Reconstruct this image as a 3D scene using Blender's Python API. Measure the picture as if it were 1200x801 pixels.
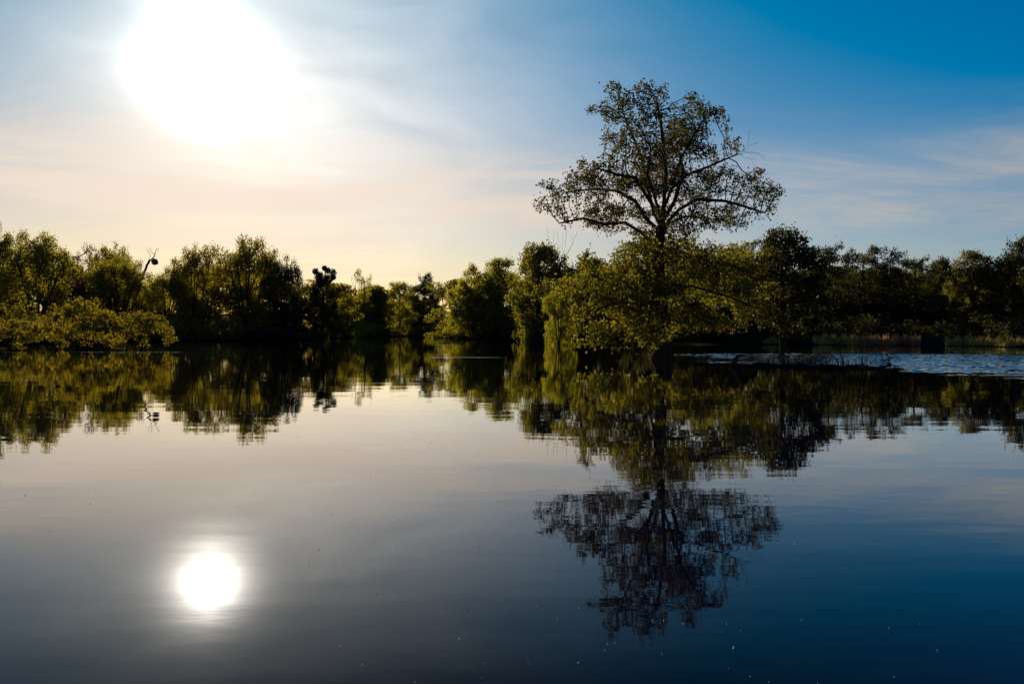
import bpy, math, random
import numpy as np
from mathutils import Vector

# ------------------------------------------------------------------ scene, camera, light
scene = bpy.context.scene
for o in list(bpy.data.objects):
    bpy.data.objects.remove(o)
COL = scene.collection
PI = math.pi
F = 933.0            # focal length in pixels of the 1200 px wide photograph (28 mm lens)
HOR = 385.5          # row of the horizon
CAM_H = 2.0
PITCH = math.atan((400.5 - HOR) / F)

cam_data = bpy.data.cameras.new('camera')
cam_data.lens = 28.0
cam_data.sensor_width = 36.0
cam_data.clip_start = 0.1
cam_data.clip_end = 20000
cam = bpy.data.objects.new('camera', cam_data)
cam.location = (0, 0, CAM_H)
cam.rotation_euler = (PI / 2 - PITCH, 0, 0)
COL.objects.link(cam)
scene.camera = cam

SUN_AZ = math.atan((244 - 600) / F)                       # to the left of +Y
SUN_EL = math.atan((HOR - 84) / math.hypot(F, 356))
SUN_DIR = Vector((math.sin(SUN_AZ) * math.cos(SUN_EL), math.cos(SUN_AZ) * math.cos(SUN_EL), math.sin(SUN_EL)))

scene.view_settings.view_transform = 'Standard'
scene.view_settings.look = 'None'
scene.view_settings.gamma = 1.0
scene.view_settings.exposure = 0.4
scene.view_settings.use_curve_mapping = False
scene.cycles.use_denoising = True
scene.cycles.max_bounces = 12
scene.cycles.transmission_bounces = 9
scene.cycles.diffuse_bounces = 9
scene.cycles.glossy_bounces = 3
scene.cycles.sample_clamp_indirect = 4.0

sd = bpy.data.lights.new('sun', 'SUN')
sd.energy = 5.0
sd.angle = math.radians(0.53)
sd.color = (1.0, 0.88, 0.68)
sun = bpy.data.objects.new('sun', sd)
sun.rotation_euler = SUN_DIR.to_track_quat('Z', 'Y').to_euler()
sun.location = SUN_DIR * 500
COL.objects.link(sun)


class NT:
    """small helper for node trees"""
    def __init__(self, tree):
        self.t = tree
        tree.nodes.clear()

    def n(self, typ, **kw):
        nd = self.t.nodes.new(typ)
        for k, v in kw.items():
            setattr(nd, k, v)
        return nd

    def link(self, a, b):
        self.t.links.new(a, b)

    def val(self, sock, v):
        if isinstance(v, bpy.types.NodeSocket):
            self.link(v, sock)
        else:
            sock.default_value = v

    def math(self, op, a, b=None, c=None, clamp=False):
        m = self.n('ShaderNodeMath', operation=op)
        m.use_clamp = clamp
        self.val(m.inputs[0], a)
        if b is not None:
            self.val(m.inputs[1], b)
        if c is not None:
            self.val(m.inputs[2], c)
        return m.outputs[0]

    def vmath(self, op, a, b=None):
        m = self.n('ShaderNodeVectorMath', operation=op)
        self.val(m.inputs[0], a)
        if b is not None:
            self.val(m.inputs[1], b)
        return m.outputs['Value'] if op in ('DOT_PRODUCT', 'LENGTH', 'DISTANCE') else m.outputs[0]

    def mix(self, fac, a, b, blend='MIX'):
        m = self.n('ShaderNodeMix', data_type='RGBA', blend_type=blend)
        self.val(m.inputs[0], fac)
        self.val(m.inputs[6], a)
        self.val(m.inputs[7], b)
        return m.outputs[2]

    def smooth(self, v, lo, hi, a=0.0, b=1.0):
        m = self.n('ShaderNodeMapRange', interpolation_type='SMOOTHSTEP')
        self.val(m.inputs[0], v)
        for i, q in zip((1, 2, 3, 4), (lo, hi, a, b)):
            self.val(m.inputs[i], q)
        return m.outputs[0]

    def noise(self, vec, scale, detail=3.0, rough=0.5, dist=0.0):
        m = self.n('ShaderNodeTexNoise')
        self.val(m.inputs['Vector'], vec)
        m.inputs['Scale'].default_value = scale
        m.inputs['Detail'].default_value = detail
        m.inputs['Roughness'].default_value = rough
        m.inputs['Distortion'].default_value = dist
        return m.outputs[0]


# ------------------------------------------------------------------ sky
world = bpy.data.worlds.new('World')
scene.world = world
world.use_nodes = True
w = NT(world.node_tree)
sky = w.n('ShaderNodeTexSky', sky_type='NISHITA')
sky.sun_disc = False
sky.sun_elevation = SUN_EL
sky.sun_rotation = SUN_AZ
sky.altitude = 100
sky.air_density = 1.0
sky.dust_density = 0.0
sky.ozone_density = 2.5
gen = w.n('ShaderNodeTexCoord').outputs['Generated']
dirn = w.vmath('NORMALIZE', gen)
sep = w.n('ShaderNodeSeparateXYZ')
w.link(dirn, sep.inputs[0])
dx, dy, dz = sep.outputs
zc = w.math('MAXIMUM', dz, 0.0)
cosang = w.vmath('DOT_PRODUCT', dirn, tuple(SUN_DIR))
ang = w.math('ARCCOSINE', w.math('MINIMUM', cosang, 1.0))
EXPO = 2.0 ** scene.view_settings.exposure
SKY_K = 0.0582           # strength of the Nishita sky at this exposure
def k3(r, g, b, k=1.0):
    return (r * k / EXPO, g * k / EXPO, b * k / EXPO)
base = w.mix(1.0, sky.outputs[0], (0.077 / EXPO / SKY_K, 0.0725 / EXPO / SKY_K, 0.076 / EXPO / SKY_K, 1), 'MULTIPLY')
def scale_col(v, c):
    m = w.n('ShaderNodeVectorMath', operation='SCALE')
    m.inputs[0].default_value = c
    w.val(m.inputs['Scale'], v)
    return m.outputs[0]
# light scattered by dusty air: a bright ring round the sun, a wide veil, a warm band low down
def gauss(s):
    q = w.math('DIVIDE', ang, s)
    return w.math('EXPONENT', w.math('MULTIPLY', w.math('MULTIPLY', q, q), -1.0))
def expo(s):
    return w.math('EXPONENT', w.math('DIVIDE', ang, -s))
U = 1.0 / SKY_K
vd = Vector(((430 - 600) / F, 1.0, (HOR - 130) / F)).normalized()      # a thin high veil lies to the right of the sun
va = w.math('DIVIDE', w.math('ARCCOSINE', w.math('MINIMUM', w.vmath('DOT_PRODUCT', dirn, tuple(vd)), 1.0)), 0.24)
veil = w.math('EXPONENT', w.math('MULTIPLY', w.math('MULTIPLY', va, va), -1.0))
uneven = w.math('MULTIPLY_ADD', w.noise(w.vmath('MULTIPLY', dirn, (2.2, 2.2, 7.0)), 2.4, 4.0, 0.55, 0.6), 1.3, 0.35)
tot = base
for val, c in ((expo(0.015), (38.0, 36.0, 33.0)), (w.math('MULTIPLY', expo(0.10), uneven), (0.66, 0.62, 0.58)), (gauss(0.20), (0.20, 0.16, 0.12)), (w.math('MULTIPLY', veil, uneven), (0.33, 0.27, 0.21)), (expo(0.8), (0.06, 0.19, 0.06)),
               (w.math('MULTIPLY', w.math('EXPONENT', w.math('DIVIDE', zc, -0.19)), expo(0.5)), (1.35, 0.12, -0.90))):
    tot = w.vmath('ADD', tot, scale_col(val, k3(*c, U)))
tot = w.vmath('ADD', tot, k3(-0.225, -0.125, 0.04, U))
tot = w.vmath('MAXIMUM', tot, (0.0, 0.0, 0.0))
# thin cirrus veil
pz = w.math('ADD', zc, 0.12)
comb = w.n('ShaderNodeCombineXYZ')
w.link(w.math('DIVIDE', dx, pz), comb.inputs[0])
w.link(w.math('MULTIPLY', w.math('DIVIDE', dy, pz), 2.2), comb.inputs[1])
cn = w.noise(comb.outputs[0], 0.55, 6.0, 0.62, 0.8)
fine = w.noise(comb.outputs[0], 2.6, 6.0, 0.65, 1.2)
ci = w.math('MULTIPLY', w.smooth(w.math('ADD', w.math('MULTIPLY', cn, 0.72), w.math('MULTIPLY', fine, 0.28)), 0.42, 0.70), w.smooth(zc, 0.27, 0.17))
bank = w.math('MULTIPLY', w.smooth(zc, 0.25, 0.15), w.smooth(zc, 0.08, 0.16, 0.30, 1.0))
bank = w.math('MULTIPLY', bank, w.smooth(cn, 0.25, 0.65, 0.2, 0.6))
ci = w.math('MINIMUM', w.math('ADD', w.math('MULTIPLY', ci, 0.55), bank), 0.8)
cloud_l = w.smooth(ang, 0.1, 1.0, 1.0, 0.48)
cloudc = w.mix(w.smooth(ang, 0.35, 0.85), scale_col(cloud_l, k3(0.95, 0.79, 0.66, U)), scale_col(cloud_l, k3(0.86, 0.86, 0.84, U)))
tot = w.mix(ci, tot, cloudc)
bg = w.n('ShaderNodeBackground')
w.link(tot, bg.inputs[0])
bg.inputs[1].default_value = SKY_K
wo = w.n('ShaderNodeOutputWorld')
w.link(bg.outputs[0], wo.inputs[0])
world.cycles.sampling_method = 'MANUAL'
world.cycles.sample_map_resolution = 2048


# ------------------------------------------------------------------ materials
def material(name):
    m = bpy.data.materials.new(name)
    m.use_nodes = True
    return m, NT(m.node_tree)


def leaf_mat(name, refl, trans, warm, amount=0.45):
    """thin leaf: reflects a dark green, lets a yellower green through; hue varies leaf by leaf and clump by clump"""
    m, t = material(name)
    geo = t.n('ShaderNodeNewGeometry')
    oi = t.n('ShaderNodeObjectInfo')
    tc = t.n('ShaderNodeTexCoord')
    isl = geo.outputs['Random Per Island']
    clump = t.noise(tc.outputs['Object'], 0.55, 2.0)
    f = t.math('ADD', t.math('MULTIPLY', isl, 0.55), t.math('MULTIPLY', t.smooth(clump, 0.35, 0.7), 0.45))
    tcol = t.mix(f, (*trans, 1), (*warm, 1))
    rcol = t.mix(f, (*refl, 1), tuple(0.6 * a + 0.4 * b for a, b in zip(refl, warm)) + (1,))
    br = t.smooth(oi.outputs['Random'], 0, 1, 0.8, 1.15)
    hs = t.n('ShaderNodeHueSaturation')
    t.link(tcol, hs.inputs['Color']); t.link(br, hs.inputs['Value'])
    hs2 = t.n('ShaderNodeHueSaturation')
    t.link(rcol, hs2.inputs['Color']); t.link(br, hs2.inputs['Value'])
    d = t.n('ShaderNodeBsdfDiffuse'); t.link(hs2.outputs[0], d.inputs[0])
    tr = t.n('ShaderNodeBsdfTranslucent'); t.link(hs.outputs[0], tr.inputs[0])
    g = t.n('ShaderNodeBsdfGlossy'); g.inputs['Roughness'].default_value = 0.45
    g.inputs[0].default_value = (0.5, 0.5, 0.45, 1)
    mx = t.n('ShaderNodeMixShader'); mx.inputs[0].default_value = amount
    t.link(d.outputs[0], mx.inputs[1]); t.link(tr.outputs[0], mx.inputs[2])
    mx2 = t.n('ShaderNodeMixShader'); mx2.inputs[0].default_value = 0.035
    t.link(mx.outputs[0], mx2.inputs[1]); t.link(g.outputs[0], mx2.inputs[2])
    o = t.n('ShaderNodeOutputMaterial'); t.link(mx2.outputs[0], o.inputs[0])
    return m


def solid_mat(name, a, b, scale, rough=0.9, bump=0.0, stretch=(1, 1, 1)):
    m, t = material(name)
    tc = t.n('ShaderNodeTexCoord')
    mp = t.n('ShaderNodeMapping'); t.link(tc.outputs['Object'], mp.inputs[0])
    mp.inputs['Scale'].default_value = stretch
    nz = t.noise(mp.outputs[0], scale, 5.0, 0.6)
    p = t.n('ShaderNodeBsdfPrincipled')
    t.link(t.mix(t.smooth(nz, 0.3, 0.7), (*a, 1), (*b, 1)), p.inputs['Base Color'])
    p.inputs['Roughness'].default_value = rough
    p.inputs['Specular IOR Level'].default_value = 0.0
    if bump:
        bp = t.n('ShaderNodeBump'); bp.inputs['Strength'].default_value = 0.8
        bp.inputs['Distance'].default_value = bump
        t.link(nz, bp.inputs['Height']); t.link(bp.outputs[0], p.inputs['Normal'])
    o = t.n('ShaderNodeOutputMaterial'); t.link(p.outputs[0], o.inputs[0])
    return m


M_BARK = solid_mat('bark', (0.014, 0.011, 0.008), (0.045, 0.035, 0.025), 5.0, 0.95, 0.03, (1, 1, 0.25))
M_DEADWOOD = solid_mat('dead_wood', (0.05, 0.042, 0.035), (0.12, 0.10, 0.085), 6.0, 0.95, 0.02, (1, 1, 0.25))
M_SOIL = solid_mat('soil', (0.010, 0.012, 0.005), (0.026, 0.027, 0.011), 0.6, 0.95, 0.05)
M_MUD = solid_mat('mud', (0.004, 0.004, 0.003), (0.010, 0.009, 0.007), 2.2, 0.97, 0.05)
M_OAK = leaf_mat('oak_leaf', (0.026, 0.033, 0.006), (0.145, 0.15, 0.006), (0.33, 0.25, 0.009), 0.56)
M_FRESH = leaf_mat('fresh_leaf', (0.036, 0.044, 0.008), (0.32, 0.32, 0.010), (0.50, 0.39, 0.014), 0.6)
M_OAKTOP = leaf_mat('oak_top_leaf', (0.024, 0.026, 0.010), (0.085, 0.08, 0.014), (0.14, 0.10, 0.022), 0.4)  # darker copy of the oak leaf: silhouette shade put into the upper crown's colour
M_WILLOW = leaf_mat('willow_leaf', (0.032, 0.040, 0.008), (0.31, 0.29, 0.010), (0.46, 0.33, 0.014), 0.58)
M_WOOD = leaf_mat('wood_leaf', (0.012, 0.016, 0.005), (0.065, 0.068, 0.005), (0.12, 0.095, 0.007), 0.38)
M_RED = leaf_mat('young_red_leaf', (0.05, 0.028, 0.014), (0.22, 0.10, 0.03), (0.24, 0.13, 0.03))
M_YELLOW = leaf_mat('shrub_leaf', (0.04, 0.038, 0.006), (0.24, 0.20, 0.007), (0.40, 0.26, 0.009), 0.55)
M_REED = leaf_mat('reed_blade', (0.40, 0.33, 0.045), (0.45, 0.38, 0.06), (0.48, 0.34, 0.07), 0.3)
M_DRYREED = leaf_mat('dry_reed_blade', (0.34, 0.18, 0.05), (0.40, 0.22, 0.07), (0.42, 0.20, 0.07), 0.3)
M_STALK = solid_mat('dry_stalk', (0.02, 0.017, 0.010), (0.05, 0.04, 0.022), 8.0)
M_MISTLE = leaf_mat('mistletoe_leaf', (0.02, 0.024, 0.006), (0.03, 0.032, 0.006), (0.04, 0.032, 0.008), 0.25)

# water: nearly still, with light ripples and wind-ruffled patches fixed to places on the lake
M_WATER, t = material('lake_water')
tc = t.n('ShaderNodeTexCoord')
P = tc.outputs['Object']
sp = t.n('ShaderNodeSeparateXYZ'); t.link(P, sp.inputs[0])
X, Y = sp.outputs[0], sp.outputs[1]


def mapped(scale):
    mp = t.n('ShaderNodeMapping'); t.link(P, mp.inputs[0])
    mp.inputs['Scale'].default_value = scale
    return mp.outputs[0]


edge = t.math('MULTIPLY', t.math('SUBTRACT', t.noise(mapped((0.10, 0.25, 1)), 1.0, 3.0), 0.5), 9.0)
def streak(x0, x1, y0, half):
    a = t.math('MULTIPLY', t.smooth(X, x0 - 1.2, x0 + 1.2), t.smooth(X, x1 - 1.2, x1 + 1.2, 1.0, 0.0))
    d = t.math('ABSOLUTE', t.math('SUBTRACT', t.math('ADD', Y, t.math('MULTIPLY', edge, 0.12)), y0))
    return t.math('MULTIPLY', a, t.smooth(d, half * 0.4, half, 1.0, 0.0))


streaks = streak(-46, -29, 69.3, 0.45)
for a in ((-60, -50, 140, 2.5), (-5.3, -1.2, 56.5, 0.5), (-9.5, -6.5, 100, 1.5)):
    streaks = t.math('MAXIMUM', streaks, streak(*a))
streaks = t.math('MULTIPLY', streaks, t.smooth(t.noise(mapped((0.35, 0.9, 1)), 1.0, 3.0), 0.30, 0.52))
nb = t.noise(mapped((0.05, 0.16, 1)), 1.0, 3.0)
breath = t.smooth(nb, 0.40, 0.72)                       # faint cat's-paws over the rest of the lake

swell = t.noise(mapped((0.22, 0.8, 1)), 1.0, 2.0, 0.45)
ripple = t.noise(mapped((1.1, 3.4, 1)), 1.0, 3.0, 0.5)
chop = t.noise(mapped((1.0, 2.6, 1)), 1.0, 5.0, 0.62, 0.5)
h = t.math('MULTIPLY', swell, 0.0042)
h = t.math('ADD', h, t.math('MULTIPLY', ripple, t.math('MULTIPLY_ADD', breath, 0.0016, 0.0003)))
h = t.math('ADD', h, t.math('MULTIPLY', chop, t.math('MULTIPLY', streaks, 0.07)))
bp = t.n('ShaderNodeBump')
bp.inputs['Strength'].default_value = 1.0
bp.inputs['Distance'].default_value = 1.0
t.link(h, bp.inputs['Height'])
fr = t.n('ShaderNodeFresnel'); fr.inputs['IOR'].default_value = 1.33
t.link(bp.outputs[0], fr.inputs['Normal'])
body = t.n('ShaderNodeBsdfDiffuse'); body.inputs[0].default_value = (0.002, 0.0022, 0.008, 1)
gl = t.n('ShaderNodeBsdfGlossy'); gl.inputs[0].default_value = (1, 0.98, 0.95, 1)
t.link(t.math('MULTIPLY_ADD', streaks, 0.06, 0.012), gl.inputs['Roughness'])
t.link(bp.outputs[0], gl.inputs['Normal'])
mx = t.n('ShaderNodeMixShader')
t.link(t.math('MULTIPLY_ADD', fr.outputs[0], 1.75, -0.128, True), mx.inputs[0])
t.link(body.outputs[0], mx.inputs[1]); t.link(gl.outputs[0], mx.inputs[2])
o = t.n('ShaderNodeOutputMaterial'); t.link(mx.outputs[0], o.inputs[0])


# ------------------------------------------------------------------ object helpers
def link(name, data, parent=None, mat=None, loc=(0, 0, 0)):
    o = bpy.data.objects.new(name, data)
    COL.objects.link(o)
    o.location = loc
    if parent is not None:
        o.parent = parent
    if mat is not None and data is not None and not data.materials:
        data.materials.append(mat)
    return o


def tag(o, label=None, cat=None, group=None, kind=None):
    if label: o['label'] = label
    if cat: o['category'] = cat
    if group: o['group'] = group
    if kind: o['kind'] = kind
    return o


def thing(name, label, cat, loc, rz=0.0, group=None):
    o = link(name, None, None, None, loc)
    o.rotation_euler = (0, 0, rz)
    return tag(o, label, cat, group)


def mesh_from(name, verts, faces4=None, faces3=None, smooth=False):
    me = bpy.data.meshes.new(name)
    verts = np.asarray(verts, np.float32)
    f4 = np.zeros((0, 4), np.int32) if faces4 is None else np.asarray(faces4, np.int32).reshape(-1, 4)
    f3 = np.zeros((0, 3), np.int32) if faces3 is None else np.asarray(faces3, np.int32).reshape(-1, 3)
    me.vertices.add(len(verts)); me.vertices.foreach_set('co', verts.ravel())
    nl = f4.size + f3.size
    me.loops.add(nl); me.loops.foreach_set('vertex_index', np.concatenate([f4.ravel(), f3.ravel()]))
    me.polygons.add(len(f4) + len(f3))
    st = np.concatenate([np.arange(len(f4)) * 4, f4.size + np.arange(len(f3)) * 3]).astype(np.int32)
    me.polygons.foreach_set('loop_start', st)
    if smooth:
        me.polygons.foreach_set('use_smooth', np.ones(len(f4) + len(f3), bool))
    me.update(calc_edges=True)
    me.validate()
    return me


def at(px, d, z=0.0):
    """a place on the lake in the direction of photo column px, d metres out"""
    return ((px - 600.0) / F * d, d, z)


def hgt(py, d):
    return CAM_H + (HOR - py) / F * d


# ------------------------------------------------------------------ growing trees
def rnd_dirs(rng, n):
    v = rng.normal(size=(n, 3))
    return v / np.linalg.norm(v, axis=1, keepdims=True)


def sample_lobes(rng, lobes, n, shell=2.2, sub=0):
    """points in a union of ellipsoids (cx,cy,cz,rx,ry,rz), denser towards their skins"""
    L = np.array(lobes, float)
    if sub:
        S_ = np.repeat(L, sub, 0)
        d = rnd_dirs(rng, len(S_))
        S_[:, :3] += d * S_[:, 3:] * (0.35 + 0.65 * rng.random((len(S_), 1)))
        S_[:, 3:] *= 0.26 + 0.24 * rng.random((len(S_), 1))
        L = S_
    wgt = (L[:, 3] * L[:, 4] * L[:, 5]) ** 0.8
    idx = rng.choice(len(L), n, p=wgt / wgt.sum())
    d = rnd_dirs(rng, n)
    r = rng.random(n) ** (1.0 / (3.0 * shell))
    return L[idx, :3] + d * L[idx, 3:] * r[:, None]


def colonise(rng, pos, par, attr, D, kill, infl, iters=260, up=0.10, wob=0.12, max_nodes=14000):
    """space colonisation: the skeleton (pos, par) grows towards the attractors"""
    pos = [np.array(p, float) for p in pos]
    par = list(par)
    A = np.asarray(attr, float)
    alive = np.ones(len(A), bool)
    best = np.full(len(A), 1e9); bi = np.zeros(len(A), int)

    def upd(start):
        nonlocal best, bi
        Q = np.array(pos[start:])
        for s in range(0, len(Q), 256):
            d = np.linalg.norm(A[:, None, :] - Q[None, s:s + 256, :], axis=2)
            k = d.argmin(1); m = d[np.arange(len(A)), k]
            u = m < best
            best[u] = m[u]; bi[u] = k[u] + start + s
    upd(0)
    grown = {}
    for it in range(iters):
        alive &= best > kill
        act = alive & (best < infl)
        if not act.any():
            if not alive.any():
                break
            act = alive & (best < best[alive].min() * 1.15)
        P_ = np.array(pos)
        v = A[act] - P_[bi[act]]
        v /= np.linalg.norm(v, axis=1, keepdims=True) + 1e-9
        acc = np.zeros((len(pos), 3)); np.add.at(acc, bi[act], v)
        nodes = np.unique(bi[act])
        start = len(pos)
        for k in nodes:
            dd = acc[k]
            l = np.linalg.norm(dd)
            if l < 1e-6: continue
            dd = dd / l + np.array([0, 0, up]) + rng.normal(size=3) * wob
            dd /= np.linalg.norm(dd)
            c = grown.get(int(k), 0)
            if c > 3: continue
            grown[int(k)] = c + 1
            pos.append(P_[k] + dd * D); par.append(int(k))
        if len(pos) == start or len(pos) > max_nodes:
            break
        upd(start)
    return np.array(pos), np.array(par)


def radii(pos, par, r_tip, r_root):
    n = len(pos)
    kids = np.zeros(n, int)
    for i in range(n):
        if par[i] >= 0: kids[par[i]] += 1
    tips = (kids == 0).astype(float)
    cnt = tips.copy()
    for i in range(n - 1, -1, -1):
        if par[i] >= 0: cnt[par[i]] += cnt[i]
    e = math.log(max(cnt.max(), 4)) / math.log(r_root / r_tip)
    return r_tip * cnt ** (1.0 / e), cnt, kids


def tube_mesh(name, pos, par, rad, rmin=0.0, flare=None):
    """limbs as tapered tubes; the thickest child carries the tube on, the others start their own"""
    n = len(pos)
    children = [[] for _ in range(n)]
    roots = []
    for i in range(n):
        (children[par[i]] if par[i] >= 0 else roots).append(i)
    V, Q, T = [], [], []

    def ring(c, d, r, k, ph):
        d = d / (np.linalg.norm(d) + 1e-9)
        a = np.cross(d, (0.31, 0.95, 0.05) if abs(d[1]) < 0.9 else (1, 0, 0)); a /= np.linalg.norm(a)
        b = np.cross(d, a)
        s = len(V)
        for q in range(k):
            th = 2 * PI * q / k
            V.append(c + (a * math.cos(th) + b * math.sin(th)) * r)
        return s
    stack = [(r_, None) for r_ in roots]
    while stack:
        i, p0 = stack.pop()
        chain = [i] if p0 is None else [p0, i]
        cur = i
        while children[cur]:
            ch = sorted(children[cur], key=lambda c: -rad[c])
            for c in ch[1:]:
                if rad[c] >= rmin: stack.append((c, cur))
            if rad[ch[0]] < rmin: break
            cur = ch[0]; chain.append(cur)
        if len(chain) < 2: continue
        r0 = rad[chain[1]]
        k = 10 if r0 > 0.16 else 6 if r0 > 0.06 else 4 if r0 > 0.02 else 3
        prev = None
        for j, c in enumerate(chain):
            dvec = pos[chain[min(j + 1, len(chain) - 1)]] - pos[chain[max(j - 1, 0)]]
            r = rad[c] if (j or p0 is None) else r0
            s = ring(pos[c], dvec, r, k, 0)
            if prev is not None:
                for q in range(k):
                    Q.append((prev + q, prev + (q + 1) % k, s + (q + 1) % k, s + q))
            prev = s
        V.append(pos[chain[-1]]); tip = len(V) - 1
        for q in range(k):
            T.append((prev + q, prev + (q + 1) % k, tip))
    return mesh_from(name, np.array(V), Q, T, True)


def leaf_mesh(name, rng, c, size, upw=0.5, droop=0.0, aspect=0.62):
    """one small folded leaf-shaped face per point"""
    n = len(c)
    nrm = rnd_dirs(rng, n); nrm[:, 2] += upw; nrm /= np.linalg.norm(nrm, axis=1, keepdims=True)
    ax = rnd_dirs(rng, n); ax[:, 2] -= droop
    ax -= nrm * (ax * nrm).sum(1, keepdims=True); ax /= np.linalg.norm(ax, axis=1, keepdims=True) + 1e-9
    bx = np.cross(nrm, ax)
    s = size * (0.65 + 0.7 * rng.random(n))[:, None]
    fold = nrm * s * 0.12
    v = np.stack([c - ax * s * 0.5, c + bx * s * aspect * 0.5 + fold + ax * s * 0.08,
                  c + ax * s * 0.5, c - bx * s * aspect * 0.5 + fold + ax * s * 0.08], 1).reshape(-1, 3)
    return mesh_from(name, v, np.arange(4 * n).reshape(n, 4))


def polyline(pts, D, start_par, pos, par):
    """adds a bent limb to a skeleton; returns the index of its last node"""
    cur = start_par
    for a in pts:
        a = np.array(a, float)
        if cur < 0:
            pos.append(a); par.append(-1); cur = len(pos) - 1
            continue
        b = pos[cur]; L = np.linalg.norm(a - b); k = max(1, int(round(L / D)))
        for q in range(1, k + 1):
            pos.append(b + (a - b) * q / k); par.append(cur); cur = len(pos) - 1
    return cur


# ------------------------------------------------------------------ ground and lake
SHORE = [(-2600, 60), (-1500, 75), (-700, 100), (-200, 118), (0, 128), (100, 136), (200, 145), (300, 152), (370, 165), (430, 195), (500, 228),
         (517, 205), (530, 165), (600, 142), (680, 118), (760, 108), (850, 107), (1000, 108), (1200, 108), (1500, 100), (2200, 80), (3600, 60)]
S_AZ = np.array([math.atan((p_ - 600) / F) for p_, _ in SHORE])
S_D = np.array([d_ for _, d_ in SHORE], float)


def shore_dist(az):
    az = (az + PI) % (2 * PI) - PI
    d = np.interp(az, S_AZ, S_D)
    back = np.clip((np.abs(az) - 1.3) / 0.9, 0, 1)
    d = d * (1 - back) + 25 * back
    return d + 1.6 * np.sin(az * 41) + 1.1 * np.sin(az * 97 + 1.3) + 0.6 * np.sin(az * 211 + 0.4)


na = 720
rings = np.concatenate([np.linspace(-24, 24, 33), np.geomspace(30, 1150, 30)])
V, Q = [], []
azs = np.linspace(-PI, PI, na, endpoint=False)
sds = shore_dist(azs)
for j, off in enumerate(rings):
    for i in range(na):
        r = max(sds[i] + off, 0.3)
        prof = np.clip((off + 2) / 14.0, -1, 1)
        z = 0.9 * prof if prof < 0 else 0.8 * prof + 0.004 * max(off, 0)
        z += 5.5 * min(1.0, max(0.0, (off - 45) / 70.0)) ** 2 * (3 - 2 * min(1.0, max(0.0, (off - 45) / 70.0)))
        z += 0.10 * math.sin(r * 0.9 + azs[i] * 60) * math.sin(azs[i] * 83 + r * 0.31)
        if off > 200: z = 7.1 + (off - 200) * 0.001
        V.append((math.sin(azs[i]) * r, math.cos(azs[i]) * r, z))
    if j:
        for i in range(na):
            a, b = (j - 1) * na + i, (j - 1) * na + (i + 1) % na
            Q.append((a, b, b + na, a + na))
V.append((0, 0, -0.9)); ctr = len(V) - 1
T = [(ctr, (i + 1) % na, i) for i in range(na)]
tag(link('ground', mesh_from('ground', V, Q, T, True), None, M_SOIL), kind='structure')

V = [(0, 0, 0)]; Q = []; T = []
wr = [2, 5, 10, 20, 40, 80, 140, 200, 260, 300]
for j, r in enumerate(wr):
    for i in range(96):
        a = 2 * PI * i / 96
        V.append((math.sin(a) * r, math.cos(a) * r, 0))
    for i in range(96):
        n_ = (i + 1) % 96
        if j == 0: T.append((0, 1 + n_, 1 + i))
        else:
            b = 1 + (j - 1) * 96
            Q.append((b + i, b + n_, b + 96 + n_, b + 96 + i))
tag(link('lake_water', mesh_from('lake_water', V, Q, T, True), None, M_WATER), kind='structure')


# a patch of wind-blown ripples off the right bank: real little waves a few millimetres above the still sheet
wx = np.arange(6.0, 64.0, 0.115); wy = np.arange(27.5, 72.0, 0.055)
GX, GY = np.meshgrid(wx, wy, indexing='ij')
rg = np.random.default_rng(8)


def sm(v, lo, hi):
    q = np.clip((v - lo) / (hi - lo), 0, 1)
    return q * q * (3 - 2 * q)


lowf = np.zeros_like(GX)
for k in range(14):
    kx, ky = rg.normal() * 0.45, rg.normal() * 1.7
    lowf += np.sin(GX * kx + GY * ky + rg.random() * 6.28)
lowf /= math.sqrt(14)
amp = sm(GY + lowf * 0.5, 68.5 - 0.10 * GX, 65.5 - 0.10 * GX)
near_e = np.clip(43.0 - (GX - 17.0) * 2.4, 31.5, 43.0)
amp *= sm(GY - near_e + lowf * 4.5, -2.0, 6.0)
amp *= sm(GX + lowf * 1.6, 11.0, 17.0)
amp *= 0.75 + 0.25 * np.clip(lowf, -1, 1)
Z = np.zeros_like(GX)
for k in range(56):
    lam = 0.24 * (3.6 ** rg.random())
    th = rg.normal() * 0.55
    kk = 2 * PI / lam
    Z += 0.0076 * lam * np.sin(kk * (math.sin(th) * GX + math.cos(th) * GY) + rg.random() * 6.28) * rg.random()
Z = Z * amp
edge_in = np.minimum(np.minimum(GX - 6.0, 63.8 - GX), np.minimum(GY - 27.5, 71.9 - GY))
Z = 0.004 + 0.026 * amp + Z - 0.012 * (1 - sm(edge_in, 0.0, 0.6))
nxw, nyw = GX.shape
idx = np.arange(nxw * nyw).reshape(nxw, nyw)
quads = np.stack([idx[:-1, :-1], idx[1:, :-1], idx[1:, 1:], idx[:-1, 1:]], -1).reshape(-1, 4)
fullamp = amp.ravel()[quads].max(1) > 0.004
quads = quads[fullamp]
used = np.unique(quads); remap = np.zeros(nxw * nyw, int); remap[used] = np.arange(len(used))
pts = np.stack([GX, GY, Z], -1).reshape(-1, 3)[used]
tag(link('wind_ripples_water', mesh_from('wind_ripples_water', pts, remap[quads], None, True), None, M_WATER), kind='structure')


def ground_z(x, y):
    r = math.hypot(x, y); az = math.atan2(x, y)
    off = r - float(shore_dist(np.array([az]))[0])
    prof = max(-1, min(1, (off + 2) / 14.0))
    return (0.9 * prof if prof < 0 else 0.8 * prof + 0.004 * max(off, 0)) - 0.15


# ------------------------------------------------------------------ the great oak standing in the water
OAK_D = 53.0
rng = np.random.default_rng(11)
ox, oy, _ = at(775, OAK_D)


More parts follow.
